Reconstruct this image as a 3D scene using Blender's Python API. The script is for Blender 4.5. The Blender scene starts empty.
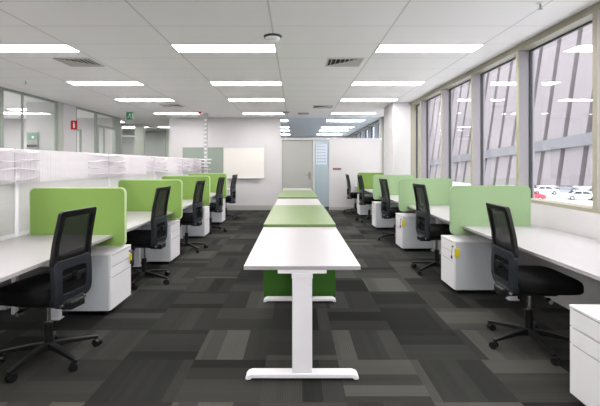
import bpy, bmesh, math, random
from mathutils import Vector, Matrix
random.seed(7)
C = bpy.context.scene.collection
S = bpy.context.scene
PI = math.pi

# ------------------------------------------------------------------ camera, world, exposure
EYE = 1.37
CEIL = 2.75
cam_d = bpy.data.cameras.new('camera')
cam = bpy.data.objects.new('camera', cam_d); C.objects.link(cam)
cam.location = (0, 0, EYE); cam.rotation_euler = (PI/2, 0, 0)
cam_d.sensor_width = 36; cam_d.lens = 24
cam_d.shift_x = 0.0075; cam_d.shift_y = -0.065
cam_d.clip_end = 600
S.camera = cam
S.view_settings.view_transform = 'Standard'
S.view_settings.look = 'None'
S.view_settings.gamma = 1
S.view_settings.use_curve_mapping = False
S.view_settings.exposure = 0.28
w = bpy.data.worlds.new('world'); S.world = w; w.use_nodes = True
bg = w.node_tree.nodes['Background']
bg.inputs[0].default_value = (0.93, 0.95, 1.0, 1); bg.inputs[1].default_value = 3.9
LAMP = 24.0          # radiance of the ceiling light diffusers

# ------------------------------------------------------------------ materials
def srgb(r, g, b):
    def f(c):
        c /= 255
        return c/12.92 if c <= .04045 else ((c+.055)/1.055)**2.4
    return (f(r), f(g), f(b), 1)

def mat(name, col, rough=.6, metal=0, noise=.03, scale=40, bump=0, spec=.5):
    m = bpy.data.materials.new(name); m.use_nodes = True
    n = m.node_tree.nodes; l = m.node_tree.links
    p = n['Principled BSDF']
    p.inputs['Roughness'].default_value = rough
    p.inputs['Metallic'].default_value = metal
    p.inputs['Specular IOR Level'].default_value = spec
    tc = n.new('ShaderNodeTexCoord'); nz = n.new('ShaderNodeTexNoise')
    nz.inputs['Scale'].default_value = scale; nz.inputs['Detail'].default_value = 3
    l.new(tc.outputs['Object'], nz.inputs['Vector'])
    mx = n.new('ShaderNodeMix'); mx.data_type = 'RGBA'
    a = tuple(max(0, c*(1-noise)) for c in col[:3])+(1,)
    b = tuple(min(1, c*(1+noise)) for c in col[:3])+(1,)
    mx.inputs[6].default_value = a; mx.inputs[7].default_value = b
    l.new(nz.outputs['Fac'], mx.inputs[0]); l.new(mx.outputs[2], p.inputs['Base Color'])
    if bump:
        bp = n.new('ShaderNodeBump'); bp.inputs['Strength'].default_value = bump
        bp.inputs['Distance'].default_value = .002
        l.new(nz.outputs['Fac'], bp.inputs['Height']); l.new(bp.outputs['Normal'], p.inputs['Normal'])
    return m

def emis(name, col, s):
    m = bpy.data.materials.new(name); m.use_nodes = True
    n = m.node_tree.nodes; l = m.node_tree.links; n.clear()
    e = n.new('ShaderNodeEmission'); e.inputs[0].default_value = col; e.inputs[1].default_value = s
    o = n.new('ShaderNodeOutputMaterial'); l.new(e.outputs[0], o.inputs[0])
    return m

def glass(name, tint=(1, 1, 1, 1), ior=1.45, haze=0, hazecol=(.8, .8, .8, 1), gain=1):
    m = bpy.data.materials.new(name); m.use_nodes = True
    n = m.node_tree.nodes; l = m.node_tree.links; n.clear()
    t = n.new('ShaderNodeBsdfTransparent'); t.inputs[0].default_value = tint
    g = n.new('ShaderNodeBsdfGlossy'); g.inputs['Roughness'].default_value = .01
    f = n.new('ShaderNodeFresnel'); ge = n.new('ShaderNodeNewGeometry'); mr = n.new('ShaderNodeMapRange')
    mr.inputs[3].default_value = ior; mr.inputs[4].default_value = 1/ior        # same index met from inside the pane
    l.new(ge.outputs['Backfacing'], mr.inputs[0]); l.new(mr.outputs[0], f.inputs[0])
    x = n.new('ShaderNodeMixShader'); o = n.new('ShaderNodeOutputMaterial')
    last = t
    if haze:
        d = n.new('ShaderNodeBsdfDiffuse'); d.inputs[0].default_value = hazecol
        h = n.new('ShaderNodeMixShader'); h.inputs[0].default_value = haze
        l.new(t.outputs[0], h.inputs[1]); l.new(d.outputs[0], h.inputs[2]); last = h
    l.new(f.outputs[0], x.inputs[0]); l.new(last.outputs[0], x.inputs[1]); l.new(g.outputs[0], x.inputs[2])
    l.new(x.outputs[0], o.inputs[0])
    return m

def frosted(name, col, tr=.6):
    m = bpy.data.materials.new(name); m.use_nodes = True
    n = m.node_tree.nodes; l = m.node_tree.links
    p = n['Principled BSDF']; p.inputs['Base Color'].default_value = col; p.inputs['Roughness'].default_value = .4
    t = n.new('ShaderNodeBsdfTranslucent'); x = n.new('ShaderNodeMixShader')
    tc = n.new('ShaderNodeTexCoord'); nz = n.new('ShaderNodeTexNoise'); nz.inputs['Scale'].default_value = 5
    mp = n.new('ShaderNodeMapping'); mp.inputs['Scale'].default_value = (1, .5, 5)
    l.new(tc.outputs['Object'], mp.inputs[0]); l.new(mp.outputs[0], nz.inputs['Vector'])
    mr = n.new('ShaderNodeMapRange'); mr.inputs[3].default_value = .9; mr.inputs[4].default_value = 1.0
    l.new(nz.outputs['Fac'], mr.inputs[0])
    sc = n.new('ShaderNodeVectorMath'); sc.operation = 'SCALE'; sc.inputs[0].default_value = col[:3]
    l.new(mr.outputs[0], sc.inputs['Scale']); l.new(sc.outputs[0], t.inputs[0]); l.new(sc.outputs[0], p.inputs['Base Color'])
    x.inputs[0].default_value = tr
    l.new(p.outputs[0], x.inputs[1]); l.new(t.outputs[0], x.inputs[2]); l.new(x.outputs[0], n['Material Output'].inputs[0])
    return m

class NB:   # small node-math helper
    def __init__(s, m): s.n = m.node_tree.nodes; s.l = m.node_tree.links
    def put(s, v, sock):
        if isinstance(v, (int, float)): sock.default_value = v
        else: s.l.new(v, sock)
    def m(s, op, a, b=0, c=0):
        k = s.n.new('ShaderNodeMath'); k.operation = op
        s.put(a, k.inputs[0]); s.put(b, k.inputs[1]); s.put(c, k.inputs[2]); return k.outputs[0]
    def xyz(s, a, b, c):
        k = s.n.new('ShaderNodeCombineXYZ'); s.put(a, k.inputs[0]); s.put(b, k.inputs[1]); s.put(c, k.inputs[2]); return k.outputs[0]
    def wn(s, v):
        k = s.n.new('ShaderNodeTexWhiteNoise'); s.l.new(v, k.inputs['Vector']); return k.outputs['Value']

def carpet_mat():
    m = bpy.data.materials.new('carpet tiles'); m.use_nodes = True
    k = NB(m); p = k.n['Principled BSDF']; p.inputs['Roughness'].default_value = .95
    p.inputs['Specular IOR Level'].default_value = .15
    tc = k.n.new('ShaderNodeTexCoord'); sp = k.n.new('ShaderNodeSeparateXYZ'); k.l.new(tc.outputs['Object'], sp.inputs[0])
    u = k.m('DIVIDE', k.m('ADD', sp.outputs[0], .205+50), .5)
    v = k.m('DIVIDE', k.m('ADD', sp.outputs[1], -.3+50), .5)
    cu = k.m('FLOOR', u); cv = k.m('FLOOR', v)
    par = k.m('MODULO', k.m('ADD', cu, cv), 2)           # 0/1 quarter turn
    fu = k.m('FRACT', u); fv = k.m('FRACT', v)
    # coordinate across the bands
    t = k.m('ADD', k.m('MULTIPLY', par, fv), k.m('MULTIPLY', k.m('SUBTRACT', 1, par), fu))
    tile = k.wn(k.xyz(cu, cv, 1.3))
    # uneven bands: warp t then floor
    wv = k.m('ADD', t, k.m('MULTIPLY', k.m('SINE', k.m('ADD', k.m('MULTIPLY', t, 5.5), k.m('MULTIPLY', tile, 6.28))), .13))
    b = k.m('FLOOR', k.m('MULTIPLY', wv, 2.7))
    band = k.wn(k.xyz(k.m('ADD', cu, .5), cv, b))
    b2 = k.wn(k.xyz(cv, cu, k.m('FLOOR', k.m('MULTIPLY', t, 11))))
    fine = k.m('SINE', k.m('MULTIPLY', t, 2*PI*34))
    val = k.m('ADD', k.m('MULTIPLY', band, .45), k.m('MULTIPLY', tile, .55))
    val = k.m('ADD', k.m('MULTIPLY', val, .95), k.m('MULTIPLY', b2, .05))
    r = k.n.new('ShaderNodeValToRGB'); k.l.new(val, r.inputs[0])
    e = r.color_ramp.elements
    e[0].position = .2; e[0].color = CARP[0]
    e[1].position = .85; e[1].color = CARP[1]
    q = e.new(.5); q.color = CARP[2]
    nz = k.n.new('ShaderNodeTexNoise'); nz.inputs['Scale'].default_value = 350; k.l.new(tc.outputs['Object'], nz.inputs['Vector'])
    f = k.m('ADD', k.m('ADD', .84, k.m('MULTIPLY', fine, .12)), k.m('MULTIPLY', nz.outputs['Fac'], .3))
    mm = k.n.new('ShaderNodeVectorMath'); mm.operation = 'SCALE'
    k.l.new(r.outputs[0], mm.inputs[0]); k.l.new(f, mm.inputs['Scale']); k.l.new(mm.outputs[0], p.inputs['Base Color'])
    bp = k.n.new('ShaderNodeBump'); bp.inputs['Strength'].default_value = .3; bp.inputs['Distance'].default_value = .003
    k.l.new(f, bp.inputs['Height']); k.l.new(bp.outputs[0], p.inputs['Normal'])
    return m
CARP = [srgb(29, 29, 28), srgb(75, 75, 71), srgb(49, 49, 47)]

def ceiling_mat():
    m = bpy.data.materials.new('ceiling tiles'); m.use_nodes = True
    k = NB(m); p = k.n['Principled BSDF']; p.inputs['Roughness'].default_value = .9
    p.inputs['Specular IOR Level'].default_value = .2
    tc = k.n.new('ShaderNodeTexCoord'); sp = k.n.new('ShaderNodeSeparateXYZ'); k.l.new(tc.outputs['Object'], sp.inputs[0])
    u = k.m('FRACT', k.m('DIVIDE', k.m('ADD', sp.outputs[0], .235+60), 1.2))
    v = k.m('FRACT', k.m('DIVIDE', k.m('ADD', sp.outputs[1], -.4+60), .6))
    du = k.m('MULTIPLY', k.m('MINIMUM', u, k.m('SUBTRACT', 1, u)), 1.2)
    dv = k.m('MULTIPLY', k.m('MINIMUM', v, k.m('SUBTRACT', 1, v)), .6)
    a = k.m('LESS_THAN', du, .008); b = k.m('MULTIPLY', k.m('LESS_THAN', dv, .008), .6)
    g = k.m('MAXIMUM', a, b)
    mx = k.n.new('ShaderNodeMix'); mx.data_type = 'RGBA'
    mx.inputs[6].default_value = (.95, .935, .925, 1); mx.inputs[7].default_value = (.68, .67, .66, 1)
    k.l.new(g, mx.inputs[0])
    nz = k.n.new('ShaderNodeTexNoise'); nz.inputs['Scale'].default_value = 220; k.l.new(tc.outputs['Object'], nz.inputs['Vector'])
    bp = k.n.new('ShaderNodeBump'); bp.inputs['Strength'].default_value = .15; bp.inputs['Distance'].default_value = .002
    k.l.new(nz.outputs['Fac'], bp.inputs['Height']); k.l.new(bp.outputs[0], p.inputs['Normal'])
    k.l.new(mx.outputs[2], p.inputs['Base Color'])
    return m

def net_mat():
    m = bpy.data.materials.new('black mesh net'); m.use_nodes = True
    n = m.node_tree.nodes; l = m.node_tree.links
    p = n['Principled BSDF']; p.inputs['Base Color'].default_value = (.012, .012, .014, 1); p.inputs['Roughness'].default_value = .6
    o = n['Material Output']; t = n.new('ShaderNodeBsdfTransparent'); x = n.new('ShaderNodeMixShader')
    tc = n.new('ShaderNodeTexCoord'); ck = n.new('ShaderNodeTexNoise'); ck.inputs['Scale'].default_value = 90
    l.new(tc.outputs['Object'], ck.inputs['Vector'])
    mr = n.new('ShaderNodeMapRange'); mr.inputs[3].default_value = .68; mr.inputs[4].default_value = .86
    l.new(ck.outputs['Fac'], mr.inputs[0]); l.new(mr.outputs[0], x.inputs[0])
    l.new(t.outputs[0], x.inputs[1]); l.new(p.outputs[0], x.inputs[2]); l.new(x.outputs[0], o.inputs[0])
    return m

M = dict(
    carpet=carpet_mat(), ceiling=ceiling_mat(), net=net_mat(),
    wall=mat('white paint', srgb(202, 199, 201), .75, bump=.05, noise=.01),
    skirt=mat('grey skirting', srgb(168, 166, 164), .5),
    frame=mat('beige window frame', srgb(156, 151, 134), .45),
    lgframe=mat('grey green partition frame', srgb(150, 158, 150), .45),
    mullion=mat('grey mullion', srgb(146, 141, 146), .5),
    lgpale=mat('pale grey partition frame', srgb(176, 182, 172), .5),
    gasket=mat('dark gasket', srgb(52, 54, 58), .5),
    white=mat('white laminate', srgb(174, 170, 173), .35, noise=.008),
    whitemetal=mat('white powder coat', srgb(240, 238, 243), .4, noise=.01),
    pedside=mat('pedestal steel', srgb(206, 210, 216), .45, noise=.01),
    green=mat('green felt', srgb(130, 162, 86), .95, noise=.06, scale=160, bump=.3, spec=.15),
    palegreen=mat('pale green felt', srgb(152, 178, 137), .95, noise=.05, scale=160, bump=.3, spec=.15),
    piping=mat('pale screen edging', srgb(190, 212, 160), .7),
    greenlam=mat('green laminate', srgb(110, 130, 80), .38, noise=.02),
    black=mat('black fabric', srgb(15, 15, 16), .9, noise=.2, scale=200, bump=.3, spec=.2),
    plastic=mat('black plastic', srgb(17, 17, 19), .38, noise=.05),
    greyplastic=mat('dark grey plastic', srgb(36, 39, 46), .35, noise=.05),
    chrome=mat('chrome', srgb(205, 205, 208), .18, metal=1),
    dark=mat('dark recess', srgb(40, 42, 38), .8),
    louvre=mat('louvre white', srgb(205, 203, 198), .6),
    doorgrey=mat('grey door', srgb(168, 168, 164), .5, noise=.01),
    steel=mat('brushed steel', srgb(150, 150, 150), .3, metal=1),
    pin=mat('grey green pinboard', srgb(146, 156, 148), .95, bump=.2, scale=120),
    pedwhite=mat('pedestal white', srgb(240, 238, 242), .4, noise=.008),
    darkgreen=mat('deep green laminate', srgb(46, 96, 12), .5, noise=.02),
    board=mat('whiteboard', srgb(228, 224, 220), .25, noise=.005),
    alu=mat('aluminium trim', srgb(188, 188, 188), .4, metal=.2),
    yellow=mat('yellow key tag', srgb(226, 210, 30), .5),
    red=mat('red sign', srgb(205, 30, 34), .5),
    darkred=mat('dark red sign', srgb(112, 34, 44), .5),
    signwhite=mat('sign white', srgb(245, 245, 245), .5),
    signgreen=mat('exit green', srgb(20, 150, 90), .5),
    tealpanel=mat('teal panel', srgb(120, 160, 140), .4),
    sheet=mat('notice sheet', srgb(205, 214, 226), .6),
    sheetmark=mat('notice print', srgb(160, 170, 190), .6),
    spine=frosted('frosted white screen', srgb(252, 249, 252), .7),
    lower=frosted('marbled grey screen', srgb(232, 232, 232), .5),
    wing=frosted('wavy white fins', srgb(252, 249, 252), .55),
    concrete=mat('pale concrete panels', srgb(122, 114, 117), .9, noise=.03, scale=.6),
    rib=mat('brown grey recess wall', srgb(84, 78, 76), .9, noise=.06, scale=1),
    bandc=mat('grey ramp edge', srgb(97, 96, 101), .85, noise=.03, scale=.5),
    ground=mat('pale car park', srgb(205, 202, 206), .95, noise=.05, scale=.3),
    cglass=mat('car glass', srgb(60, 66, 76), .15),
    tyre=mat('tyre', srgb(40, 40, 42), .9),
    carwhite=mat('white car paint', srgb(238, 238, 242), .25),
    carsilver=mat('silver car paint', srgb(186, 190, 198), .3, metal=.3),
    cardark=mat('dark car paint', srgb(70, 74, 88), .3),
    carred=mat('red car paint', srgb(214, 70, 84), .3),
    winglass=glass('window glass', (.97, .985, .98, 1), 1.5),
    lglass=glass('partition glass', (.95, .975, .965, 1), 1.5),
    blueglass=glass('blue tinted transom glass', (.88, .94, .98, 1), 1.5),
    frost=glass('frosted sidelight', (.6, .72, .78, 1), 1.45, haze=.6, hazecol=srgb(200, 214, 220)),
    lamp=emis('light diffuser', (1, .975, .945, 1), LAMP),
)

# ------------------------------------------------------------------ mesh helpers
def nb(): return bmesh.new()

def box(bm, x0, x1, y0, y1, z0, z1, bev=0, mtx=None):
    r = bmesh.ops.create_cube(bm, size=1)
    vs = r['verts']
    for v in vs:
        v.co = Vector(((x0+x1)/2 + v.co.x*(x1-x0), (y0+y1)/2 + v.co.y*(y1-y0), (z0+z1)/2 + v.co.z*(z1-z0)))
    if bev:
        es = list({e for v in vs for e in v.link_edges})
        rr = bmesh.ops.bevel(bm, geom=es, offset=bev, segments=2, affect='EDGES', profile=.5)
        vs = list({v for f in rr['faces'] for v in f.verts} | {v for v in vs if v.is_valid})
    if mtx is not None:
        bmesh.ops.transform(bm, matrix=mtx, verts=vs)
    return vs

def tube(bm, p0, p1, r0, r1=None, n=16):
    r1 = r0 if r1 is None else r1
    p0 = Vector(p0); p1 = Vector(p1); d = p1-p0
    q = d.to_track_quat('Z', 'Y').to_matrix().to_4x4()
    mt = Matrix.Translation((p0+p1)/2) @ q
    bmesh.ops.create_cone(bm, cap_ends=True, segments=n, radius1=r0, radius2=r1, depth=d.length, matrix=mt)

def path_tube(bm, pts, r, n=10):
    for a, b in zip(pts, pts[1:]): tube(bm, a, b, r, n=n)
    for p in pts[1:-1]:
        bmesh.ops.create_uvsphere(bm, u_segments=n, v_segments=6, radius=r, matrix=Matrix.Translation(p))

def prism(bm, pts, axis, a, b):
    """extrude a closed 2D outline along axis ('x','y','z') from a to b"""
    def P(u, v, t):
        return {'x': (t, u, v), 'y': (u, t, v), 'z': (u, v, t)}[axis]
    A = [bm.verts.new(P(u, v, a)) for u, v in pts]; B = [bm.verts.new(P(u, v, b)) for u, v in pts]
    n = len(pts)
    bm.faces.new(A); bm.faces.new(B[::-1])
    for i in range(n):
        bm.faces.new((A[i], B[i], B[(i+1) % n], A[(i+1) % n]))

def rrect(x0, x1, z0, z1, r, n=6):
    pts = []
    for cx, cz, a0 in ((x1-r, z1-r, 0), (x0+r, z1-r, 90), (x0+r, z0+r, 180), (x1-r, z0+r, 270)):
        for i in range(n+1):
            a = math.radians(a0+90*i/n); pts.append((cx+r*math.cos(a), cz+r*math.sin(a)))
    return pts

def obj(name, bm, m, parent=None, smooth=False, bevel=0):
    bmesh.ops.recalc_face_normals(bm, faces=bm.faces[:])
    me = bpy.data.meshes.new(name); bm.to_mesh(me); bm.free()
    o = bpy.data.objects.new(name, me); C.objects.link(o)
    me.materials.append(M[m] if isinstance(m, str) else m)
    if smooth:
        for p in me.polygons: p.use_smooth = True
    if bevel:
        b = o.modifiers.new('bevel', 'BEVEL'); b.width = bevel; b.segments = 2; b.limit_method = 'ANGLE'
    if parent is not None: o.parent = parent
    return o

def tag(o, label, cat, group=None):
    o['label'] = label; o['category'] = cat
    if group: o['group'] = group
    return o

def thing(name, label, cat, loc=(0, 0, 0), rz=0, group=None):
    o = bpy.data.objects.new(name, None); C.objects.link(o); o.empty_display_size = .1
    o.location = loc; o.rotation_euler = (0, 0, rz)
    return tag(o, label, cat, group)

def struct(name, bm, m, parent=None, **k):
    o = obj(name, bm, m, parent, **k)
    if parent is None: o['kind'] = 'structure'
    return o

def dup(root, loc, rz, label, group=None, scale=None):
    r = root.copy(); C.objects.link(r); r.location = loc; r.rotation_euler = (0, 0, rz); r['label'] = label
    if scale: r.scale = scale
    if group: r['group'] = group
    for ch in list(root.children):
        c = ch.copy(); C.objects.link(c); c.parent = r
        for g in list(ch.children):
            d = g.copy(); C.objects.link(d); d.parent = c
    return r

# ------------------------------------------------------------------ structure
XR = 2.575      # inner face of right wall
XG = 2.71       # glass plane of right wall
YB = 11.9       # back wall
XL = -5.25      # left glazed partition
YN, YF = -4.5, 19.5
bm = nb(); box(bm, -10.1, 3.0, YN-.1, YF+.1, -.2, 0); struct('floor', bm, 'carpet')
bm = nb(); box(bm, -10.1, 2.77, YN-.1, YF+.1, CEIL, CEIL+.2); struct('ceiling', bm, 'ceiling')
bm = nb(); box(bm, -10.1, 2.95, YN-.1, YN, 0, CEIL); struct('wall_behind', bm, 'wall')
bm = nb(); box(bm, -10.1, 2.95, YF, YF+.1, 0, CEIL); struct('wall_far', bm, 'wall')
bm = nb(); box(bm, -10.1, -10, YN, YF, 0, CEIL); struct('wall_outer_left', bm, 'wall')
# back wall with its openings
bm = nb(); box(bm, -3.76, -.445, YB, YB+.12, 0, CEIL); struct('wall_back', bm, 'wall')
bm = nb(); box(bm, -3.745, -.47, YB-.015, YB, 0, .14); struct('baseboard_back', bm, 'skirt')
bm = nb(); box(bm, 1.0, XR, YB, YB+.12, 0, 2.09); struct('wall_back_right', bm, 'wall')
bm = nb(); box(bm, 1.01, XR-.01, YB-.015, YB, 0, .09); struct('baseboard_back_right', bm, 'skirt')
bm = nb(); box(bm, 2.50, XR, YB, YB+.12, 2.14, CEIL); struct('wall_back_corner', bm, 'wall')
# white frame around door, sidelight and transom
bm = nb()
box(bm, -.445, 2.50, YB-.01, YB+.11, 2.09, 2.14)
box(bm, -.445, -.405, YB-.01, YB+.11, 0, 2.09)
box(bm, .518, .57, YB-.01, YB+.11, 0, 2.09)
struct('trim_1', bm, 'wall')
bm = nb(); box(bm, -.445, 2.50, YB+.04, YB+.05, 2.14, CEIL); tr = struct('window_30', bm, 'blueglass')
bm = nb(); box(bm, .57, 1.0, YB+.04, YB+.052, .10, 2.09); sl = struct('window_31', bm, 'frost')
bm = nb(); box(bm, .57, 1.0, YB+.01, YB+.09, 0, .10); obj('window_bottom_rail', bm, 'gasket', sl)
# door
bm = nb(); box(bm, -.402, .515, YB+.03, YB+.075, .005, 2.085); dr = struct('door_1', bm, 'doorgrey', bevel=.003)
bm = nb(); box(bm, .39, .45, YB+.018, YB+.03, .90, 1.14, bev=.003)
tube(bm, (.42, YB+.018, 1.04), (.42, YB-.03, 1.04), .011); tube(bm, (.43, YB-.03, 1.04), (.30, YB-.03, 1.04), .010)
obj('door_handle', bm, 'steel', dr)

# right wall under windows and pillar
bm = nb(); box(bm, XR, 2.77, YN, YF, 0, .947); struct('wall_right', bm, 'wall')
bm = nb(); box(bm, 2.18, XR, 8.95, 9.86, 0, CEIL); struct('wall_pillar_right', bm, 'wall', bevel=.004)
bm = nb(); box(bm, XR, 2.77, 8.95, 9.86, .947, CEIL); struct('wall_pillar_reveal', bm, 'frame')
# right windows, mullion pitch 1.205 ; far edge of glass n at Y = 4.62 + 1.205 n
def right_window(i, ya, yb, mull=True):
    bm = nb()
    e = 0.0008
    box(bm, XR+e, XG+.05, ya, yb, 2.68, CEIL-e)                                 # head
    box(bm, XR+e, XG+.05, ya, yb, .9475, .98)                                   # sill
    o = struct('window_%d' % i, bm, 'frame')
    if mull:
        bm = nb(); box(bm, XR+.012, XG+.05, yb, yb+.052, .9475, CEIL-e); ml = obj('mullion', bm, 'mullion', o)
        bm = nb(); box(bm, XR, XR+.012, yb-.001, yb+.053, .9475, CEIL-e); obj('mullion_facing', bm, 'frame', ml)
    bm = nb()
    box(bm, XG-.012, XG+.02, ya, ya+.012, .98, 2.68); box(bm, XG-.012, XG+.02, yb-.014, yb, .98, 2.68)
    box(bm, XG-.008, XG+.02, ya+.012, yb-.014, 2.665, 2.68)
    obj('window_gasket', bm, 'gasket', o)
    bm = nb(); box(bm, XG, XG+.01, ya+.012, yb-.014, .98, 2.665); obj('window_pane', bm, 'winglass', o)
ys = [4.62+1.205*n for n in range(-7, 4)]       # near edges of mullions' camera faces (glass ends there)
prev = YN
k = 1
for y in ys:
    if y > 8.9: break
    right_window(k, prev, y); prev = y+.052; k += 1
right_window(k, prev, 8.95, False); k += 1
prev = 9.86
for y in [10.64+1.205*n for n in range(8)] + [YF]:
    y = min(y, YF)
    right_window(k, prev, y, y < YF-.1); prev = y+.052; k += 1

# left glazed partition  (Y = 2100/(295.5-px))
def left_pane(n, ya, yb, door=False, sub=()):
    bm = nb()
    box(bm, XL-.05, XL, ya, ya+.035, 0, CEIL-.001); box(bm, XL-.05, XL, yb-.035, yb, 0, CEIL-.001)
    box(bm, XL-.05, XL, ya+.035, yb-.035, CEIL-.045, CEIL-.001); box(bm, XL-.05, XL, ya+.035, yb-.035, 0, .08)
    for (a, b, c, d) in sub: box(bm, XL-.045, XL-.005, a, b, c, d)
    o = struct('window_%d' % n, bm, 'lgframe')
    bm = nb(); box(bm, XL-.03, XL-.02, ya+.035, yb-.035, .08, CEIL-.045); obj('window_pane', bm, 'lglass', o)
left_pane(40, YN, 1.5); left_pane(41, 1.5, 4.5); left_pane(42, 4.5, 7.16)
left_pane(43, 7.16, 8.86, sub=[(7.715, 7.73, .08, CEIL-.045)])
left_pane(44, 9.57, 10.56, sub=[(9.80, 9.83, .08, 2.18), (9.605, 9.83, 2.18, 2.215)])
left_pane(45, 10.56, 11.72, sub=[(10.62, 10.68, .08, 2.42), (10.68, 11.6, 2.36, 2.42), (11.0, 11.03, .08, 2.36)])
bm = nb(); box(bm, XL-.12, XL+.0, 9.05, 9.57, 0, CEIL); struct('wall_pillar_left', bm, 'wall')
bm = nb(); box(bm, XL-.10, XL-.02, 8.86, 9.05, 0, CEIL); struct('trim_2', bm, 'lgpale')
bm = nb(); box(bm, XL-.12, XL, 11.72, 12.03, 0, CEIL); struct('trim_3', bm, 'lgframe')
left_pane(46, 13.9, 16.3)
# recess in the left wall with a glazed front facing the room
bm = nb(); box(bm, -7.0, -6.02, 13.8, 13.9, 0, CEIL); box(bm, -5.55, -5.25, 13.8, 13.9, 0, CEIL); struct('wall_recess', bm, 'lgpale')
bm = nb(); box(bm, -6.02, -5.55, 13.83, 13.87, 2.3, 2.36); box(bm, -6.02, -5.55, 13.8, 13.9, 2.70, CEIL)
o = struct('window_47', bm, 'lgframe')
bm = nb(); box(bm, -6.02, -5.55, 13.845, 13.855, 0, 2.70); obj('window_pane', bm, 'lglass', o)
bm = nb(); box(bm, -7.0, -5.37, 12.03, 12.13, 0, CEIL); struct('wall_recess_near', bm, 'wall')
bm = nb(); box(bm, -5.25, -3.76, 16.3, 16.4, 0, CEIL); struct('wall_corridor_end', bm, 'lgpale')
bm = nb(); box(bm, -3.76, -3.66, YB+.12, YF, 0, CEIL); struct('wall_corridor_side', bm, 'wall')
# rooms behind the left glass
bm = nb(); box(bm, -6.0, XL-.12, 8.92, 9.02, 0, CEIL); box(bm, -10, -7.2, 8.92, 9.02, 0, CEIL); struct('wall_meeting_room', bm, 'wall')
bm = nb(); box(bm, -10, -5.40, 12.14, 12.24, 0, CEIL); struct('wall_rear_offices', bm, 'wall')
bm = nb(); box(bm, -8.0, -5.25, 17.0, 17.1, 0, CEIL); struct('wall_rear_rooms', bm, 'wall')

bm = nb(); box(bm, -10, XL-.13, YN, 12.02, .0005, .012); struct('floor_offices_bounce', bm, 'wall')  # unseen pale floor, added to bounce light into the side offices

# ------------------------------------------------------------------ outside
bm = nb(); box(bm, 3.2, 260, -60, 330, EYE-5.7, EYE-5.5); struct('ground_outside', bm, 'ground')
XF = 50.0
b_root = thing('building', 'pale building with wide leaning concrete panels across the car park outside', 'building', (0, 0, 0))
def lean(z): return .146*z
bm = nb()
s = 6.0; g = 1.3
def zb(y): return XF*(-.074-.0485*(y/XF-1.349))
for i in range(-14, 34):
    y0 = 40+i*s; y1 = y0+s-g
    for (za, zc) in ((None, 60),):
        z0a = zb(y0); z0b = zb(y1)
        vs = []
        for dx in (0, 1.6):
            for (y, z) in ((y0, z0a), (y1, z0b), (y1, zc), (y0, zc)):
                vs.append(bm.verts.new((XF+lean(z)+dx, y, EYE+z)))
        for f in ((0, 1, 2, 3), (7, 6, 5, 4), (0, 4, 5, 1), (1, 5, 6, 2), (2, 6, 7, 3), (3, 7, 4, 0)):
            bm.faces.new([vs[q] for q in f])
obj('facade_panels', bm, 'concrete', b_root)
bm = nb()
vs = []
for dx in (1.3, 3.0):
    for (y, z) in ((-50, zb(-50)+.3), (245, zb(245)+.3), (245, 60), (-50, 60)):
        vs.append(bm.verts.new((XF+lean(z)+dx, y, EYE+z)))
for f in ((0, 1, 2, 3), (7, 6, 5, 4), (0, 4, 5, 1), (1, 5, 6, 2), (2, 6, 7, 3), (3, 7, 4, 0)):
    bm.faces.new([vs[q] for q in f])
obj('recessed_wall', bm, 'rib', b_root)
bm = nb(); vs = []
def zc(y): return XF*(.0867-.0485*(y/XF-1.349))
for dx in (-.8, .3):
    for (y, dz) in ((-50, -1.05), (245, -1.05), (245, 1.05), (-50, 1.05)):
        z = zc(y)+dz; vs.append(bm.verts.new((XF+lean(z)+dx, y, EYE+z)))
for f in ((0, 1, 2, 3), (7, 6, 5, 4), (0, 4, 5, 1), (1, 5, 6, 2), (2, 6, 7, 3), (3, 7, 4, 0)):
    bm.faces.new([vs[q] for q in f])
obj('ramp_edge', bm, 'bandc', b_root)
for y in range(32, 240, 18):
    bm = nb(); box(bm, XF+1.0, XF+1.8, y, y+.8, EYE-5.5, EYE+zb(y)+1); obj('support_post', bm, 'rib', b_root)

def car(px, ybot, rz, paint, label):
    D = 5.5*400/(ybot-164); X = (px-295.5)*D/400
    t = thing('car', label, 'car', (X, D, EYE-5.5), rz, 'cars parked outside the windows')
    # body profile in (x,z), extruded in y
    bm = nb()
    prof = [(-2.15, .35), (-2.2, .62), (-2.1, .86), (-1.55, .93), (-1.0, 1.38), (-.55, 1.46), (.35, 1.45), (.8, 1.35), (1.35, .97), (2.0, .86), (2.2, .66), (2.2, .35), (1.75, .25), (-1.75, .25)]
    prism(bm, prof, 'y', -.86, .86)
    obj('body', bm, paint, t, bevel=.08)
    bm = nb()
    for sy in (-1, 1):
        prism(bm, [(-1.25, .97), (-.88, 1.33), (-.12, 1.38), (-.12, .97)], 'y', sy*.865, sy*.84)
        prism(bm, [(-.02, .97), (-.02, 1.38), (.38, 1.38), (.75, 1.28), (1.15, .97)], 'y', sy*.865, sy*.84)
    prism(bm, [(.83, 1.35), (1.31, .99), (1.34, 1.01), (.87, 1.36)], 'y', -.75, .75)
    prism(bm, [(-1.03, 1.37), (-1.52, .96), (-1.55, .98), (-1.06, 1.39)], 'y', -.75, .75)
    obj('windows', bm, 'cglass', t)
    for sx in (-1.35, 1.35):
        for sy in (-1, 1):
            bm = nb(); tube(bm, (sx, sy*.9, .32), (sx, sy*.68, .32), .32, n=20)
            wh = obj('wheel', bm, 'tyre', t)
            bm = nb(); tube(bm, (sx, sy*.905, .32), (sx, sy*.88, .32), .19, n=14); obj('hub_cap', bm, 'chrome', wh)
car(545, 194, math.radians(-24), 'carwhite', 'white car parked at the left in the outside car park, beyond the window')
car(581, 200, math.radians(-20), 'carwhite', 'nearest white car parked outside, at the right end of the window view')
car(565, 191, math.radians(-24), 'carsilver', 'small silver car parked far off between the two white cars')
car(583, 190.6, math.radians(-24), 'carwhite', 'farther white car just above the nearest white car outside')
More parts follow.
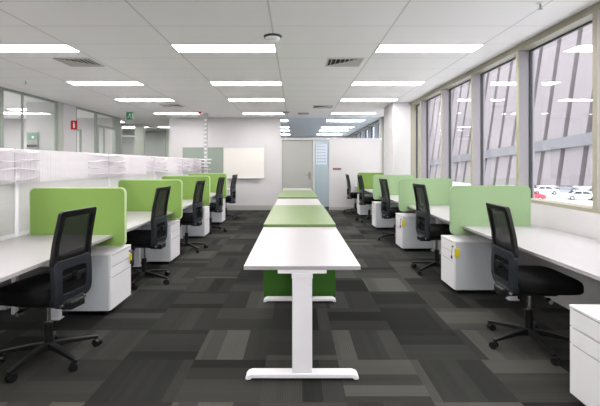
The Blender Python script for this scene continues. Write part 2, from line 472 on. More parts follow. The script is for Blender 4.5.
car(528.5, 200, math.radians(-15), 'carred', 'red car outside, half hidden by the window mullion')

# ------------------------------------------------------------------ ceiling fixtures
rows = [(-3.5, 'the row farthest behind the viewer'), (-1.5, 'the second row behind the viewer'), (.5, 'the row just above the viewer'), (2.5, 'the row just ahead of and above the viewer'),
        (4.6, 'the nearest visible row'), (6.67, 'the second visible row'), (8.43, 'the third visible row'), (10.74, 'the last row before the back wall'),
        (12.4, 'the first row beyond the blue transom glass'), (14.7, 'the second row beyond the transom glass'), (16.2, 'the third row beyond the transom glass'), (18.3, 'the last row beyond the transom glass')]
cols = [(-3.23, 'left'), (-.835, 'middle'), (1.57, 'right')]
def make_lamp(label, X, Y):
    t = thing('ceiling_light', label, 'ceiling light', (X, Y+.15, CEIL), 0, 'recessed ceiling light panels')
    bm = nb(); hx, hy = .597, .15
    for (a, b, c, d) in ((-hx, hx, -hy, -hy+.008), (-hx, hx, hy-.008, hy), (-hx, -hx+.008, -hy+.008, hy-.008), (hx-.008, hx, -hy+.008, hy-.008)):
        box(bm, a, b, c, d, -.012, -.0005)
    obj('frame', bm, 'whitemetal', t)
    bm = nb(); box(bm, -hx+.008, hx-.008, -hy+.008, hy-.008, -.008, -.0005); obj('diffuser', bm, 'lamp', t)
    return t
lamp0 = None
for (Y, rn) in rows:
    for (X, cn) in cols:
        if Y > 12 and cn == 'left': continue
        lab = 'white ceiling light panel, %s of %s' % (cn, rn)
        if lamp0 is None: lamp0 = make_lamp(lab, X, Y)
        else: dup(lamp0, (X, Y+.15, CEIL), 0, lab)
for (X, Y, n) in ((-6.8, 3.0, 'nearest meeting room'), (-6.8, 6.0, 'middle meeting room'), (-6.9, 8.2, 'room at the far left edge'), (-7.6, 10.75, 'office with the glass door'), (-6.6, 10.1, 'office by the red sign'), (-6.2, 13.0, 'corridor recess'), (-4.5, 14.9, 'corridor end behind the whiteboard wall'), (-6.2, 14.9, 'room beyond the corridor recess'), (-6.6, 15.2, 'last room on the left'), (-8.8, 3.0, 'nearest meeting room, by its outer wall'), (-8.8, 6.0, 'middle meeting room, by its outer wall'), (-6.8, 0.5, 'meeting room beside the viewer'), (-8.8, 8.2, 'far left room, by its outer wall'), (-8.8, 10.3, 'rear office, by its outer wall')):  # mostly unseen panels, added to brighten the side rooms and corridor
    dup(lamp0, (X, Y, CEIL), 0, 'added ceiling light panel in the %s' % n)

def vent(X0, Y0, flip, label, wd=.47, dp=.42):
    t = thing('ceiling_vent', label, 'vent', (X0, Y0, CEIL), 0, 'square louvred ceiling vents')
    bm = nb()
    for (a, b, c, d) in ((0, wd, 0, .02), (0, wd, dp-.02, dp), (0, .02, .02, dp-.02), (wd-.02, wd, .02, dp-.02)):
        box(bm, a, b, c, d, -.014, -.0005)
    obj('frame', bm, 'louvre', t)
    bm = nb(); box(bm, .02, wd-.02, .02, dp-.02, -.004, -.0005); obj('backing', bm, 'dark', t)
    bm = nb(); bm2 = nb()
    n = 7
    for i in range(n):
        u = .03+(wd-.06)*(i+.5)/n                      # blades along Y in one half
        frac = (i+.5)/n
        L = (dp-.05)*((1-frac) if not flip else frac)
        if L > .02: box(bm, u-.0025, u+.0025, .022, .022+L, -.014, -.005)
    prism(bm2, [(wd-.021, .021), (wd-.021, dp-.021), (.025, dp-.021)] if not flip else [(.021, .021), (wd-.025, dp-.021), (.021, dp-.021)], 'z', -.0058, -.0042)
    for i in range(9):                                 # blades along X in the other half
        v = .03+(dp-.06)*(i+.5)/9; frac = (i+.5)/9
        L = (wd-.05)*frac
        if L < .02: continue
        x0, x1 = (wd-.022-L, wd-.022) if not flip else (.022, .022+L)
        box(bm2, x0, x1, v-.019, v+.019, -.006, -.005, mtx=None)
        box(bm2, x0, x1, v+.012, v+.019, -.013, -.006)
    obj('slat', bm, 'louvre', t); obj('louvre_blade', bm2, 'louvre', t)
vent(.42, 5.2, False, 'square louvred vent in the ceiling left of the near right light panel')
vent(-3.15, 5.2, True, 'square louvred vent in the ceiling right of the near left light panel')
vent(.42, 9.4, False, 'small louvred vent in the far middle of the ceiling')
vent(-3.15, 9.2, True, 'small dark louvred vent in the ceiling above the far left desks')
vent(.06, 10.75, False, 'small grey vent next to the far smoke detector', wd=.3, dp=.3)

def detector(X, Y, label, big=True):
    t = thing('smoke_detector', label, 'detector', (X, Y, CEIL))
    bm = nb(); tube(bm, (0, 0, -.018), (0, 0, -.0005), .088, .10, 28); obj('base', bm, 'gasket', t)  # base coloured dark for the shadow above the white body
    bm = nb(); tube(bm, (0, 0, -.045), (0, 0, -.0185), .072, .082, 28); tube(bm, (0, 0, -.062), (0, 0, -.045), .035, .055, 24)
    obj('sensor_body', bm, 'louvre' if not big else 'signwhite', t)
detector(-.245, 4.32, 'round white smoke detector with shadow-dark base on the near ceiling')
detector(-.26, 10.65, 'small dark round detector on the ceiling near the back wall', False)
def sprinkler(X, Y, label):
    t = thing('sprinkler', label, 'sprinkler', (X, Y, CEIL))
    bm = nb(); tube(bm, (0, 0, -.008), (0, 0, -.0005), .03, n=18); obj('rosette', bm, 'signwhite', t)
    bm = nb(); tube(bm, (0, 0, -.05), (0, 0, -.0085), .008, n=10); tube(bm, (0, 0, -.054), (0, 0, -.05), .018, n=14)
    obj('nozzle', bm, 'steel', t)
sprinkler(2.1, 3.43, 'sprinkler head hanging from the ceiling at upper right')
sprinkler(-4.45, 6.6, 'small white sprinkler on the ceiling at the left above the glass partition')
t = thing('fire_strobe', 'small red ceiling mounted alarm beside the far service pole', 'alarm', (-2.55, 10.60, CEIL))
bm = nb(); tube(bm, (0, 0, -.03), (0, 0, -.0005), .05, .06, 20); obj('alarm_base', bm, 'red', t)
bm = nb(); bmesh.ops.create_uvsphere(bm, u_segments=16, v_segments=8, radius=.03, matrix=Matrix.Translation((0, 0, -.032))); obj('lens', bm, 'darkred', t, smooth=True)

# exit sign hanging from ceiling: green with white running figure
t = thing('exit_sign', 'green and white running figure exit sign hanging from the left ceiling', 'exit sign', (-4.3, 10.4, CEIL))
bm = nb(); box(bm, -.10, .10, -.015, .015, -.24, -.02, bev=.003); tube(bm, (0, 0, -.02), (0, 0, -.0005), .012); obj('housing', bm, 'signwhite', t)
bm = nb(); box(bm, -.092, .092, -.0175, -.0152, -.232, -.03); obj('green_face', bm, 'signgreen', t)
bm = nb()
bmesh.ops.create_uvsphere(bm, u_segments=10, v_segments=6, radius=.014, matrix=Matrix.Translation((.0, -.018, -.07)) @ Matrix.Scale(.2, 4, (0, 1, 0)))
for a, b in (((0, -.085), (-.012, -.14)), ((-.012, -.14), (.03, -.165)), ((.03, -.165), (.028, -.2)), ((-.012, -.14), (-.04, -.17)), ((-.04, -.17), (-.065, -.17)), ((0, -.095), (.035, -.11)), ((0, -.095), (-.04, -.11))):
    tube(bm, (a[0], -.0185, a[1]), (b[0], -.0185, b[1]), .007, n=6)
box(bm, .055, .085, -.019, -.0176, -.21, -.06)
obj('running_figure', bm, 'signwhite', t)
# fire extinguisher location sign projecting from the left pillar
t = thing('fire_extinguisher_sign', 'red sign with white extinguisher symbol on the white left pillar', 'sign', (XL, 9.35, 2.28))
bm = nb(); box(bm, 0, .15, -.004, .004, -.105, .105, bev=.002); obj('sign_plate', bm, 'red', t)
bm = nb(); box(bm, .055, .095, -.006, -.0042, -.065, .035); box(bm, .065, .085, -.006, -.0042, .035, .055); box(bm, .05, .075, -.006, -.0042, .055, .068)
obj('extinguisher_symbol', bm, 'signwhite', t)
# things behind the left glass
t = thing('wall_panel', 'teal and grey framed panel in the room behind the left glass', 'panel', (-6.07, 8.9, 1.74))
t.location = (-5.72, 8.92, 1.74)
bm = nb(); box(bm, -.26, -.01, -.03, 0, 0, .34, bev=.003); obj('panel_frame', bm, 'skirt', t)
bm = nb(); box(bm, -.25, -.02, -.034, -.0305, .17, .31); obj('teal_area', bm, 'tealpanel', t)
bm = nb(); box(bm, -.25, -.02, -.034, -.0305, .01, .06); obj('dark_strip', bm, 'gasket', t)
bm = nb(); box(bm, -.14, -.09, -.036, -.0342, .20, .25); obj('exit_mark', bm, 'signwhite', t)
bm = nb(); box(bm, -6.45, -6.29, 12.11, 12.14, 1.9, 2.05, bev=.004); tag(obj('switch_plate', bm, 'skirt'), 'small grey wall plate in the office behind the left glass', 'switch plate')

# ------------------------------------------------------------------ back wall fittings
t = thing('pinboard', 'grey green pinboard on the back wall left of the whiteboard', 'pinboard', (-2.757, YB, 1.4))
bm = nb(); box(bm, -.595, .595, -.018, 0, -.46, .46); obj('felt_panel', bm, 'pin', t)
bm = nb()
for (a, b, c, d) in ((-.6, .6, .46, .472), (-.6, .6, -.472, -.46), (-.6, -.595, -.46, .46)): box(bm, a, b, -.022, 0, c, d)
obj('frame', bm, 'alu', t)
t = thing('whiteboard', 'blank whiteboard with thin metal frame on the back wall', 'whiteboard', (-1.53, YB, 1.4))
bm = nb(); box(bm, -.605, .605, -.018, 0, -.45, .46); obj('writing_surface', bm, 'board', t)
bm = nb()
for (a, b, c, d) in ((-.62, .62, .46, .474), (-.62, .62, -.464, -.45), (-.62, -.605, -.45, .46), (.605, .62, -.45, .46)): box(bm, a, b, -.024, 0, c, d)
obj('frame', bm, 'alu', t)
bm = nb(); box(bm, -.5, .5, -.08, -.024, -.464, -.452, bev=.002); obj('pen_tray', bm, 'alu', t)
t = thing('wall_sign', 'small dark red sign on the white wall right of the glass sidelight', 'sign', (1.235, YB, 1.225))
bm = nb(); box(bm, -.12, .12, -.008, 0, -.027, .027, bev=.001); obj('sign_plate', bm, 'darkred', t)
bm = nb(); box(bm, -.09, .09, -.0095, -.0082, -.006, .006); obj('lettering_bar', bm, 'skirt', t)
t = thing('notice_sheet', 'pale blue printed notice on the glass sidelight beside the grey door', 'notice', (.775, YB+.04, 1.655))
bm = nb(); box(bm, -.165, .165, -.004, 0, -.30, .30); obj('paper', bm, 'sheet', t)
bm = nb()
for i in range(6):
    for j in range(4): box(bm, -.14+j*.072, -.14+j*.072+.056, -.0055, -.0042, .26-i*.09-.05, .26-i*.09)
obj('printed_boxes', bm, 'sheetmark', t)

# service pole
t = thing('service_pole', 'tall slim white service pole rising to the ceiling at the far left desks', 'pole', (-2.435, 10.86, 0))
bm = nb(); box(bm, -.045, .045, -.045, .045, 0, CEIL-.001, bev=.004); obj('pole_shaft', bm, 'alu', t)
bm = nb()
for i in range(14): box(bm, -.03, .03, -.049, -.0455, 1.1+i*.11, 1.15+i*.11)
obj('cover_strip', bm, 'whitemetal', t)

# ------------------------------------------------------------------ centre tables
TX = .0425; TW = .37
def leg_frame(parent, y, sgn):
    """T leg: foot, column, collar, top support"""
    bm = nb()
    f = [( -.36, .016), (-.345, .034), (-.32, .042), (.32, .042), (.345, .034), (.36, .016), (.355, .006), (.33, .006), (.32, .016), (-.32, .016), (-.33, .006), (-.355, .006)]
    prism(bm, [(TX+a, b) for a, b in f], 'y', y-.04, y+.04)
    fo = obj('foot', bm, 'whitemetal', parent, bevel=.004)
    bm = nb()
    for s_ in (-1, 1): tube(bm, (TX+s_*.335, y, 0), (TX+s_*.335, y, .0065), .018, n=14)
    obj('glide', bm, 'plastic', fo)
    bm = nb(); box(bm, TX-.0635, TX+.0635, y-.03, y+.03, .042, .665, bev=.004); obj('leg', bm, 'whitemetal', parent)
    bm = nb(); box(bm, TX-.067, TX+.067, y-.034, y+.034, .645, .676, bev=.002); obj('leg_collar', bm, 'whitemetal', parent)
    bm = nb(); box(bm, TX-.155, TX+.155, y-.032, y+.03, .676, .699, bev=.002); obj('top_support', bm, 'whitemetal', parent)
def white_table(y0, y1, label):
    t = thing('meeting_table', label, 'table', (0, 0, 0), 0, 'white tables in the central row')
    bm = nb(); box(bm, TX-TW, TX+TW, y0, y1, .70, .725); obj('tabletop', bm, 'white', t, bevel=.002)
    leg_frame(t, y0+.035, -1); leg_frame(t, y1-.11, 1)
    bm = nb(); box(bm, TX-.02, TX+.02, y0+.1, y1-.15, .655, .695); obj('cross_rail', bm, 'whitemetal', t)
def green_table(y0, y1, label):
    t = thing('waterfall_bench', label, 'table', (0, 0, 0), 0, 'green tables in the central row')
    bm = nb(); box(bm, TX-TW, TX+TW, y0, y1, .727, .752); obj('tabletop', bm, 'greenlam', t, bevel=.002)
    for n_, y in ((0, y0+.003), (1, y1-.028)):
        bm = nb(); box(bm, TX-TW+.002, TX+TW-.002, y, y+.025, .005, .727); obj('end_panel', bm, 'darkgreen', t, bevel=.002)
white_table(2.53, 4.095, 'nearest white table in the central row, with T shaped white legs')
green_table(4.10, 6.02, 'nearest green topped table, directly behind the nearest white table')
white_table(6.025, 7.445, 'middle white table between the two green topped tables')
green_table(7.45, 9.45, 'farther green topped table in the central row')
white_table(9.455, 10.75, 'farthest white table, nearest the grey door at the end of the central row')

# ------------------------------------------------------------------ desks
def desk(side, y0, y1, label, legs):
    """side +1 right, -1 left"""
    xf, xb = (1.74, 2.545) if side > 0 else (-1.665, -2.47)
    xa, xc = min(xf, xb), max(xf, xb)
    t = thing('desk', label, 'desk', (0, 0, 0), 0, 'white desks along the %s side' % ('right' if side > 0 else 'left'))
    bm = nb(); box(bm, xa, xc, y0+.018, y1-.018, .70, .725); obj('desktop', bm, 'white', t, bevel=.002)
    cx = (xa+xc)/2
    for y in legs:
        lx = cx+.05*side
        bm = nb(); box(bm, lx-.035, lx+.035, y-.03, y+.03, .012, .66, bev=.003); lg = obj('leg', bm, 'whitemetal', t)
        bm = nb(); box(bm, lx-.05, lx+.05, y-.04, y+.04, 0, .012, bev=.003); obj('foot_plate', bm, 'whitemetal', lg)
        bm = nb(); box(bm, cx-.28, cx+.28, y-.03, y+.03, .66, .698, bev=.002); obj('top_support', bm, 'whitemetal', t)
    bm = nb(); box(bm, cx-.02, cx+.02, y0+.08, y1-.08, .60, .65); obj('cross_rail', bm, 'whitemetal', t)
    return t
RY = [2.10, 4.17, 6.24, 8.31, 10.38]
LY = [1.86, 3.66, 5.48, 7.26, 9.04]
rn = ['nearest', 'second nearest', 'third', 'fourth', 'farthest']
desk(1, .1, RY[0], 'white desk on the right beside the viewer, mostly out of frame', [.2, 1.98])
for i in range(5):
    y0 = RY[i]; y1 = RY[i+1] if i < 4 else 11.85
    where = ['nearest white desk on the right, under the widest window', 'second white desk on the right, past the nearest pale green screen', 'third white desk on the right, past the second pale green screen', 'fourth white desk on the right, ahead of the olive screen', 'last white desk on the right, against the back wall'][i]
    desk(1, y0, y1, where, [y0+.08, y1-.13])
for i in range(5):
    y0 = LY[i]; y1 = LY[i+1] if i < 4 else 10.75
    where = ['nearest white desk on the left, cut by the left photo edge', 'second white desk on the left, past the nearest green screen', 'third white desk on the left, past the second green screen', 'fourth white desk on the left, past the third green screen', 'last white desk on the left, nearest the pinboard'][i]
    desk(-1, y0, y1, where, [y0+.10, y1-.12])

for i in range(5):          # desks on the far side of the spine, backing onto the left row
    y0 = LY[i]; y1 = LY[i+1] if i < 4 else 10.75
    t = thing('desk', ['nearest', 'second', 'third', 'fourth', 'farthest'][i]+' white desk behind the white spine screens, facing the left glass', 'desk', (0, 0, 0), 0, 'white desks behind the spine')
    bm = nb(); box(bm, -3.45, -2.65, y0+.018, y1-.018, .70, .725); obj('desktop', bm, 'white', t, bevel=.002)
    for y in (y0+.12, y1-.12):
        bm = nb(); box(bm, -3.11, -2.99, y-.03, y+.03, .045, .698, bev=.003); obj('leg', bm, 'whitemetal', t)
        bm = nb(); box(bm, -3.39, -2.71, y-.035, y+.035, .001, .045, bev=.008); obj('foot', bm, 'whitemetal', t)

def screen(side, y, label, m):
    x0, x1, z0, z1 = (1.61, 2.445, .632, 1.145) if side > 0 else (-2.43, -1.55, .615, 1.157)
    t = thing('desk_screen', label, 'desk divider', (0, y, 0), 0, 'green felt screens between desks')
    e = .010
    bm = nb(); prism(bm, rrect(x0+e, x1-e, z0+e, z1-e, .045), 'y', -.0135, .0135); obj('felt_panel', bm, m, t, bevel=.003)
    bm = nb()
    A = rrect(x0, x1, z0, z1, .055); B = rrect(x0+e, x1-e, z0+e, z1-e, .045)
    n = len(A); L = []
    for yy in (-.0125, .0125):
        L.append(([bm.verts.new((a, yy, b)) for a, b in A], [bm.verts.new((a, yy, b)) for a, b in B]))
    for i in range(n):
        j = (i+1) % n
        bm.faces.new((L[0][0][i], L[0][0][j], L[0][1][j], L[0][1][i])); bm.faces.new((L[1][0][i], L[1][1][i], L[1][1][j], L[1][0][j]))
        bm.faces.new((L[0][0][i], L[1][0][i], L[1][0][j], L[0][0][j])); bm.faces.new((L[0][1][i], L[0][1][j], L[1][1][j], L[1][1][i]))
    obj('edging', bm, 'piping' if side < 0 else m, t)
for i, y in enumerate(LY[1:]):
    screen(-1, y, ['nearest green felt screen on the left desks, behind the nearest chair', 'second green felt screen along the left desks', 'third green felt screen along the left desks', 'farthest green felt screen on the left desks'][i], 'green')
for i, y in enumerate(RY[1:]):
    screen(1, y, ['nearest pale green felt screen on the right desks', 'second pale green felt screen along the right desks', 'third pale green felt screen along the right desks', 'farthest screen on the right, darker olive green'][i], 'palegreen' if i < 3 else 'green')

def pedestal(side, X, y0, wid, label, tagged, depth=.50):
    """X: drawer front plane, y0 near side"""
    t = thing('drawer_pedestal', label, 'drawer unit', (X, y0, 0), 0, 'white three drawer pedestals')
    s_ = side
    def bx(bm, a, b, c, d, e, f, bev=0): box(bm, min(a*s_, b*s_), max(a*s_, b*s_), c, d, e, f, bev)
    bm = nb(); bx(bm, .02, depth, 0, wid, .045, .545, .003); obj('body', bm, 'pedside', t)
    bm = nb(); bx(bm, -.002, depth, -.002, wid+.002, .545, .557, .002); obj('top_panel', bm, 'pedwhite', t)
    for (a, b) in ((.441, .543), (.344, .437), (.05, .340)):
        bm = nb(); bx(bm, 0, .019, .002, wid-.002, a, b, .002); dd = obj('drawer', bm, 'pedwhite', t)
        bm = nb(); bx(bm, -.0006, .002, .03, wid-.03, b-.006, b-.001); obj('finger_pull', bm, 'skirt', dd)
    for px_ in (.06, depth-.06):
        for py_ in (.05, wid-.05):
            bm = nb()
            tube(bm, (s_*px_, py_-.012, .022), (s_*px_, py_+.012, .022), .022, n=14)
            box(bm, s_*px_-.015, s_*px_+.015, py_-.018, py_+.018, .038, .046)
            obj('castor', bm, 'plastic', t)
    if tagged:
        yy = wid-.045 if side < 0 else .03
        bm = nb(); tube(bm, (0, yy, .50), (-s_*.012, yy, .50), .011, n=14); lk = obj('lock', bm, 'steel', t)
        bm = nb(); box(bm, -.008 if s_ > 0 else .006, .0 if s_ > 0 else .014, yy-.02, yy+.02, .405, .475, bev=.003)
        if s_ > 0:
            bm.free(); bm = nb(); box(bm, .002, .05, -.012, -.004, .395, .485, bev=.003)
        else:
            bmesh.ops.translate(bm, verts=bm.verts[:], vec=(.006, 0, 0))
        obj('key_tag', bm, 'yellow', lk)
        bm = nb(); xx = -s_*.016; tube(bm, (xx, yy, .37), (xx, yy, .402), .008, n=8); tube(bm, (xx, yy, .40), (-s_*.012, yy, .495), .002, n=6); obj('key', bm, 'plastic', lk)
wl = ['nearest', 'second', 'third', 'farthest']
for i, y in enumerate(RY[1:]):
    pedestal(1, 1.667, y+.03, .385, ['white drawer pedestal under the nearest right screen, yellow key tag at its corner', 'second drawer pedestal on the right, with a yellow key tag', 'third drawer pedestal along the right desks', 'farthest drawer pedestal on the right, below the olive screen'][i], i < 2)
pedestal(1, 1.586, 1.93, .385, 'white drawer pedestal cut off at the lower right corner of the photo', False)
for i, (y, wd) in enumerate(((3.60, .45), (5.43, .42), (7.34, .40), (9.10, .40))):
    pedestal(-1, -1.665 if i != 1 else -1.69, y, wd, ['nearest white drawer pedestal on the left, with yellow key tag', 'second white drawer pedestal on the left, behind the second chair', 'third white drawer pedestal on the left', 'farthest white drawer pedestal on the left'][i], i == 0)

# left spine: frosted screens along the desk backs with stacks of wavy fins on top
for i in range(5):
    y0 = LY[i]; y1 = LY[i+1] if i < 4 else 10.78
    t = thing('spine_screen', '%s white frosted spine screen behind the left desks' % ['nearest', 'second', 'third', 'fourth', 'farthest'][i], 'screen', (0, 0, 0), 0, 'white spine screens behind the left desks')
    bm = nb(); box(bm, -2.575, -2.555, y0+.025, y1-.025, 1.19, 1.51); up = obj('upper_panel', bm, 'spine', t, bevel=.003)
    bm = nb(); k_ = int((y1-y0-.1)/.045)
    for q in range(k_): box(bm, -2.5548, -2.553, y0+.06+q*.045, y0+.06+q*.045+.02, 1.2, 1.5)
    obj('fine_ribs', bm, 'wing', up)
    bm = nb(); box(bm, -2.575, -2.555, y0+.025, y1-.025, .74, 1.19); obj('lower_panel', bm, 'lower', t)
    bm = nb(); box(bm, -2.585, -2.545, y1-.025, y1+.02, 0, 1.50, bev=.003); obj('post', bm, 'whitemetal', t)
    bm = nb(); box(bm, -2.585, -2.545, y0+.025, y1-.025, .66, .74); obj('cable_tray', bm, 'whitemetal', t)
def fins(yc, ln, label, w0=-2.98, w1=-2.18):
    t = thing('wavy_fin_stack', label, 'screen', (0, yc, 0), 0, 'wavy white fins on the spine screens')
    for j in range(4):
        z = 1.24+j*.082
        bm = nb(); N = 20; K = 6; g_ = []
        for a in range(N+1):
            row = []
            for b in range(K+1):
                x = -2.541+(w1+2.541)*b/K
                y = -ln/2+ln*a/N
                fade = math.sin(PI*a/N)**.5
                xx = -2.542+(x+2.542)*(.12+.88*fade*(.72+.28*math.sin(a/N*2*PI*1.3+j*1.9+yc)))
                zz = z+.011*math.sin(a/N*2*PI*(1.1+.3*j)+j*2.3)+.004*math.sin(b/K*PI)
                row.append((xx, y, zz))
            g_.append(row)
        T = [[bm.verts.new(c) for c in r] for r in g_]
        B = [[bm.verts.new((c[0], c[1], c[2]-.008)) for c in r] for r in g_]
        for a in range(N):
            for b in range(K):
                bm.faces.new((T[a][b], T[a+1][b], T[a+1][b+1], T[a][b+1])); bm.faces.new((B[a][b], B[a][b+1], B[a+1][b+1], B[a+1][b]))
        for a in range(N):
            bm.faces.new((T[a][0], B[a][0], B[a+1][0], T[a+1][0])); bm.faces.new((T[a][K], T[a+1][K], B[a+1][K], B[a][K]))
        for b in range(K):
            bm.faces.new((T[0][b], T[0][b+1], B[0][b+1], B[0][b])); bm.faces.new((T[N][b], B[N][b], B[N][b+1], T[N][b+1]))
        obj('fin', bm, 'wing', t, smooth=True)
for yc, ln, w1, lab in ((3.40, 1.1, -2.42, 'nearest stack of wavy white fins, at the left photo edge'), (5.45, 1.1, -2.44, 'second stack of wavy white fins, behind the second green screen'), (7.35, 1.1, -2.44, 'third stack of wavy white fins, behind the third green screen'), (9.1, 1.0, -2.44, 'fourth stack of wavy white fins along the left spine'), (10.25, .8, -2.15, 'farthest stack of white fins, beside the service pole')):
    fins(yc, ln, lab, w1=w1)

# ------------------------------------------------------------------ task chairs
def bend(z):    # backrest profile: y of the back at height z (chair faces +y)
    pts = [(.38, -.165), (.50, -.195), (.62, -.195), (.72, -.187), (.85, -.200), (.95, -.220), (1.06, -.243), (1.2, -.275)]
    for (a, ya), (b, yb) in zip(pts, pts[1:]):
        if z <= b:
            q = (z-a)/(b-a); q = max(0, q); return ya+(yb-ya)*q
    return pts[-1][1]
def ring(bm, outer, inner, th, curve=.25):
    n = len(outer); L = []
    for k_, sgn in ((0, -1), (1, 1)):
        L.append([[bm.verts.new((x, bend(z)+curve*x*x+sgn*th/2, z)) for x, z in P] for P in (outer, inner)])
    for i in range(n):
        j = (i+1) % n
        bm.faces.new((L[0][0][i], L[0][0][j], L[0][1][j], L[0][1][i])); bm.faces.new((L[1][0][i], L[1][1][i], L[1][1][j], L[1][0][j]))
        bm.faces.new((L[0][0][i], L[1][0][i], L[1][0][j], L[0][0][j])); bm.faces.new((L[0][1][i], L[0][1][j], L[1][1][j], L[1][1][i]))
def dense(P, m=4):
    out = []
    for a, b in zip(P, P[1:]+P[:1]):
        d = math.hypot(a[0]-b[0], a[1]-b[1]); k_ = max(1, int(d/.03))
        for q in range(k_): out.append((a[0]+(b[0]-a[0])*q/k_, a[1]+(b[1]-a[1])*q/k_))
    return out
def match(outer, inner_fn): return [inner_fn(x, z) for x, z in outer]

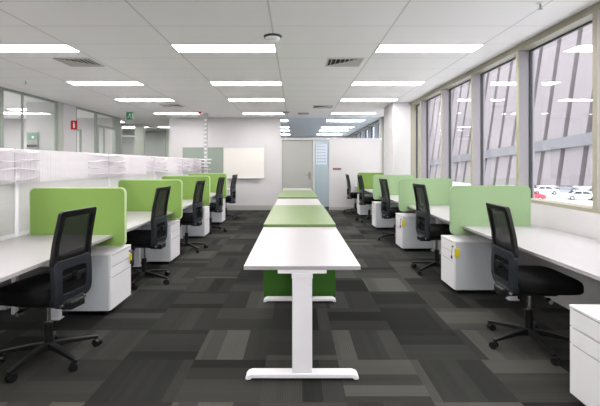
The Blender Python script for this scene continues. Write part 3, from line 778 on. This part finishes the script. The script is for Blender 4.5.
def make_chair(label, base_rot):
    t = thing('task_chair', label, 'chair', (0, 0, 0), 0, 'black task chairs')
    # seat cushion: layered superellipse with a soft dome and waterfall front
    bm = nb(); N = 40; layers = [(.445, .88), (.452, .96), (.478, 1.0), (.515, 1.0), (.538, .97), (.550, .88), (.556, .6), (.557, .3)]
    prev = None
    for (z, sc) in layers:
        cur = []
        for i in range(N):
            a = 2*PI*i/N; c, s_ = math.cos(a), math.sin(a)
            x = .235*sc*math.copysign(abs(c)**.45, c); y = .245*sc*math.copysign(abs(s_)**.5, s_)
            yy = y+.065
            zz = z-.03*max(0, (yy-.17)/.15)**2*(1 if z > .47 else .3) + .006*abs(x/.235)**2*(z > .5)
            cur.append(bm.verts.new((x, yy, zz)))
        if prev:
            for i in range(N): bm.faces.new((prev[i], prev[(i+1) % N], cur[(i+1) % N], cur[i]))
        else: bm.faces.new(cur[::-1])
        prev = cur
    bm.faces.new(prev)
    obj('seat', bm, 'black', t, smooth=True)
    # mechanism under the seat
    bm = nb(); box(bm, -.10, .10, -.14, .16, .40, .444, bev=.012); box(bm, -.07, .07, -.235, -.10, .385, .44, bev=.01); box(bm, -.10, .10, -.215, -.165, .39, .46, bev=.02)
    box(bm, -.16, -.12, -.10, .12, .42, .446, bev=.006); box(bm, .12, .16, -.10, .12, .42, .446, bev=.006)
    mech = obj('seat_mechanism', bm, 'plastic', t)
    for s_ in (-1, 1):
        bm = nb(); tube(bm, (s_*.10, .03, .415), (s_*.20, .03, .405), .006, n=8)
        obj('control_lever', bm, 'plastic', mech)
        bm = nb(); tube(bm, (s_*.10, -.19, .425), (s_*.118, -.19, .425), .013, n=12); obj('pivot_bolt', bm, 'chrome', mech)
        bm = nb(); tube(bm, (s_*.20, .03, .405), (s_*.235, .03, .402), .020, .016, n=14)
        obj('lever_knob', bm, 'chrome', mech)
    # lower back carrier
    O = dense(rrect(-.184, .184, .43, .735, .045, 5))
    def inn(x, z):
        return (max(-.118, min(.118, x*.66)), .50+(max(.43, min(.735, z))-.43)/.305*.17)
    bm = nb(); ring(bm, O, match(O, inn), .035)
    obj('back_carrier', bm, 'greyplastic', t, bevel=.004)
    bm = nb(); box(bm, -.13, .13, -.205, -.185, .595, .625, bev=.004); tube(bm, (0, -.24, .61), (0, -.195, .61), .028, n=16)
    obj('lumbar_adjuster', bm, 'plastic', t)
    bm = nb(); box(bm, -.118, .118, -.188, -.182, .50, .67); obj('lower_net', bm, 'black', t)
    # upper back frame and mesh
    def outl(z0, z1, w0, w1, r):
        P = rrect(-1, 1, z0, z1, .001, 1)
        P = []
        base = rrect(-w0, w0, z0, z1, r, 5)
        for x, z in base:
            q = (z-z0)/(z1-z0); P.append((x*(1+(w1/w0-1)*q), z))
        return dense(P)
    O = outl(.70, 1.075, .190, .176, .022)
    def inn2(x, z):
        q = (z-.70)/.375; zi = .735+q*.30; lim = .148-.012*q
        return (max(-lim, min(lim, x*.80)), zi)
    bm = nb(); ring(bm, O, match(O, inn2), .028)
    obj('back_frame', bm, 'plastic', t, bevel=.004)
    bm = nb(); a_ = []
    for i in range(9):
        z = .73+i*.31/8
        a_.append([bm.verts.new((x, bend(z)+.25*x*x, z)) for x in [(-.150+.300*j/8)*(1-.07*i/8) for j in range(9)]])
    for i in range(8):
        for j in range(8): bm.faces.new((a_[i][j], a_[i][j+1], a_[i+1][j+1], a_[i+1][j]))
    o = obj('back_mesh', bm, 'net', t, smooth=True)
    sm = o.modifiers.new('solid', 'SOLIDIFY'); sm.thickness = .003
    # gas lift
    bm = nb(); tube(bm, (0, 0, .11), (0, 0, .26), .028, n=20); tube(bm, (0, 0, .26), (0, 0, .27), .031, .024, n=20); cl = obj('column_sleeve', bm, 'plastic', t)
    bm = nb(); tube(bm, (0, 0, .27), (0, 0, .402), .0145, n=16); obj('gas_piston', bm, 'chrome', cl)
    # base
    bm = nb(); tube(bm, (0, 0, .075), (0, 0, .125), .045, .038, n=20)
    obj('base_hub', bm, 'plastic', t)
    for i in range(5):
        a = base_rot+2*PI*i/5; R_ = Matrix.Rotation(a, 4, 'Z')
        bm = nb()
        prof = [(.03, .078), (.03, .122), (.12, .112), (.30, .080), (.325, .074), (.325, .060), (.29, .060), (.12, .080)]
        A = []
        for s_ in (-1, 1):
            A.append([bm.verts.new(R_ @ Vector((x, s_*(.024-.011*(x/.325)), z))) for x, z in prof])
        n_ = len(prof); bm.faces.new(A[0]); bm.faces.new(A[1][::-1])
        for q in range(n_): bm.faces.new((A[0][q], A[1][q], A[1][(q+1) % n_], A[0][(q+1) % n_]))
        sp_ = obj('base_spoke', bm, 'plastic', t, bevel=.004)
        bm = nb(); c = R_ @ Vector((.31, 0, 0)); ca = a+.8+i*1.1; dv = Vector((math.cos(ca), math.sin(ca), 0)); pv = Vector((-dv.y, dv.x, 0))
        tube(bm, c+Vector((0, 0, .045)), c+Vector((0, 0, .066)), .009, n=8)
        w_ = c+dv*.012
        for s_ in (-1, 1): tube(bm, w_+pv*s_*.008+Vector((0, 0, .027)), w_+pv*s_*.024+Vector((0, 0, .027)), .027, n=20)
        tube(bm, w_-pv*.009+Vector((0, 0, .03)), w_+pv*.009+Vector((0, 0, .03)), .022, n=14)
        obj('caster', bm, 'plastic', sp_)
    return t
ca = make_chair('', 0)
R = math.radians
# (x, y, heading, z scale, label) ; heading 90deg cw (=-pi/2) faces +X, +pi/2 faces -X
spots = [
    (-1.735, 2.81, PI/2-R(9), .985, 'black mesh back task chair at lower left, nearest on the left side'),
    (-1.76, 4.65, PI/2-R(5), 1.03, 'second black task chair from the viewer on the left side'),
    (-1.73, 6.35, PI/2-R(6), 1.03, 'third black task chair on the left, in front of the third green screen'),
    (-1.72, 8.10, PI/2-R(7), 1.03, 'fourth black task chair on the left side'),
    (-1.73, 9.95, PI/2-R(8), 1.03, 'farthest black task chair on the left, before the whiteboard wall'),
    (1.78, 3.05, -PI/2-R(3), .985, 'black mesh back task chair nearest on the right, at the widest window'),
    (1.80, 5.10, -PI/2+R(5), 1.04, 'second black task chair on the right, between the two nearest pale screens'),
    (1.80, 7.20, -PI/2+R(7), 1.03, 'third black task chair on the right side'),
    (1.76, 9.55, -PI/2+R(6), 1.03, 'fourth black task chair on the right, in front of the olive screen'),
    (1.69, 11.30, -PI/2+R(4), 1.0, 'farthest black task chair on the right, against the white back wall'),
]
x, y, h, zs, lab = spots[0]
ca.location = (x, y, 0); ca.rotation_euler = (0, 0, h); ca.scale = (1, 1, zs); ca['label'] = lab
def spin(c, deg):
    for q in c.children:
        if q.name.startswith('base_spoke'): q.rotation_euler = (0, 0, R(deg))
rots = [34, 42, 20, 55, 30, 1, 11, 60, 25, 48]
for k_, (x, y, h, zs, lab) in enumerate(spots[1:]): spin(dup(ca, (x, y, 0), h, lab, scale=(1, 1, zs)), rots[k_+1])
spin(ca, rots[0])
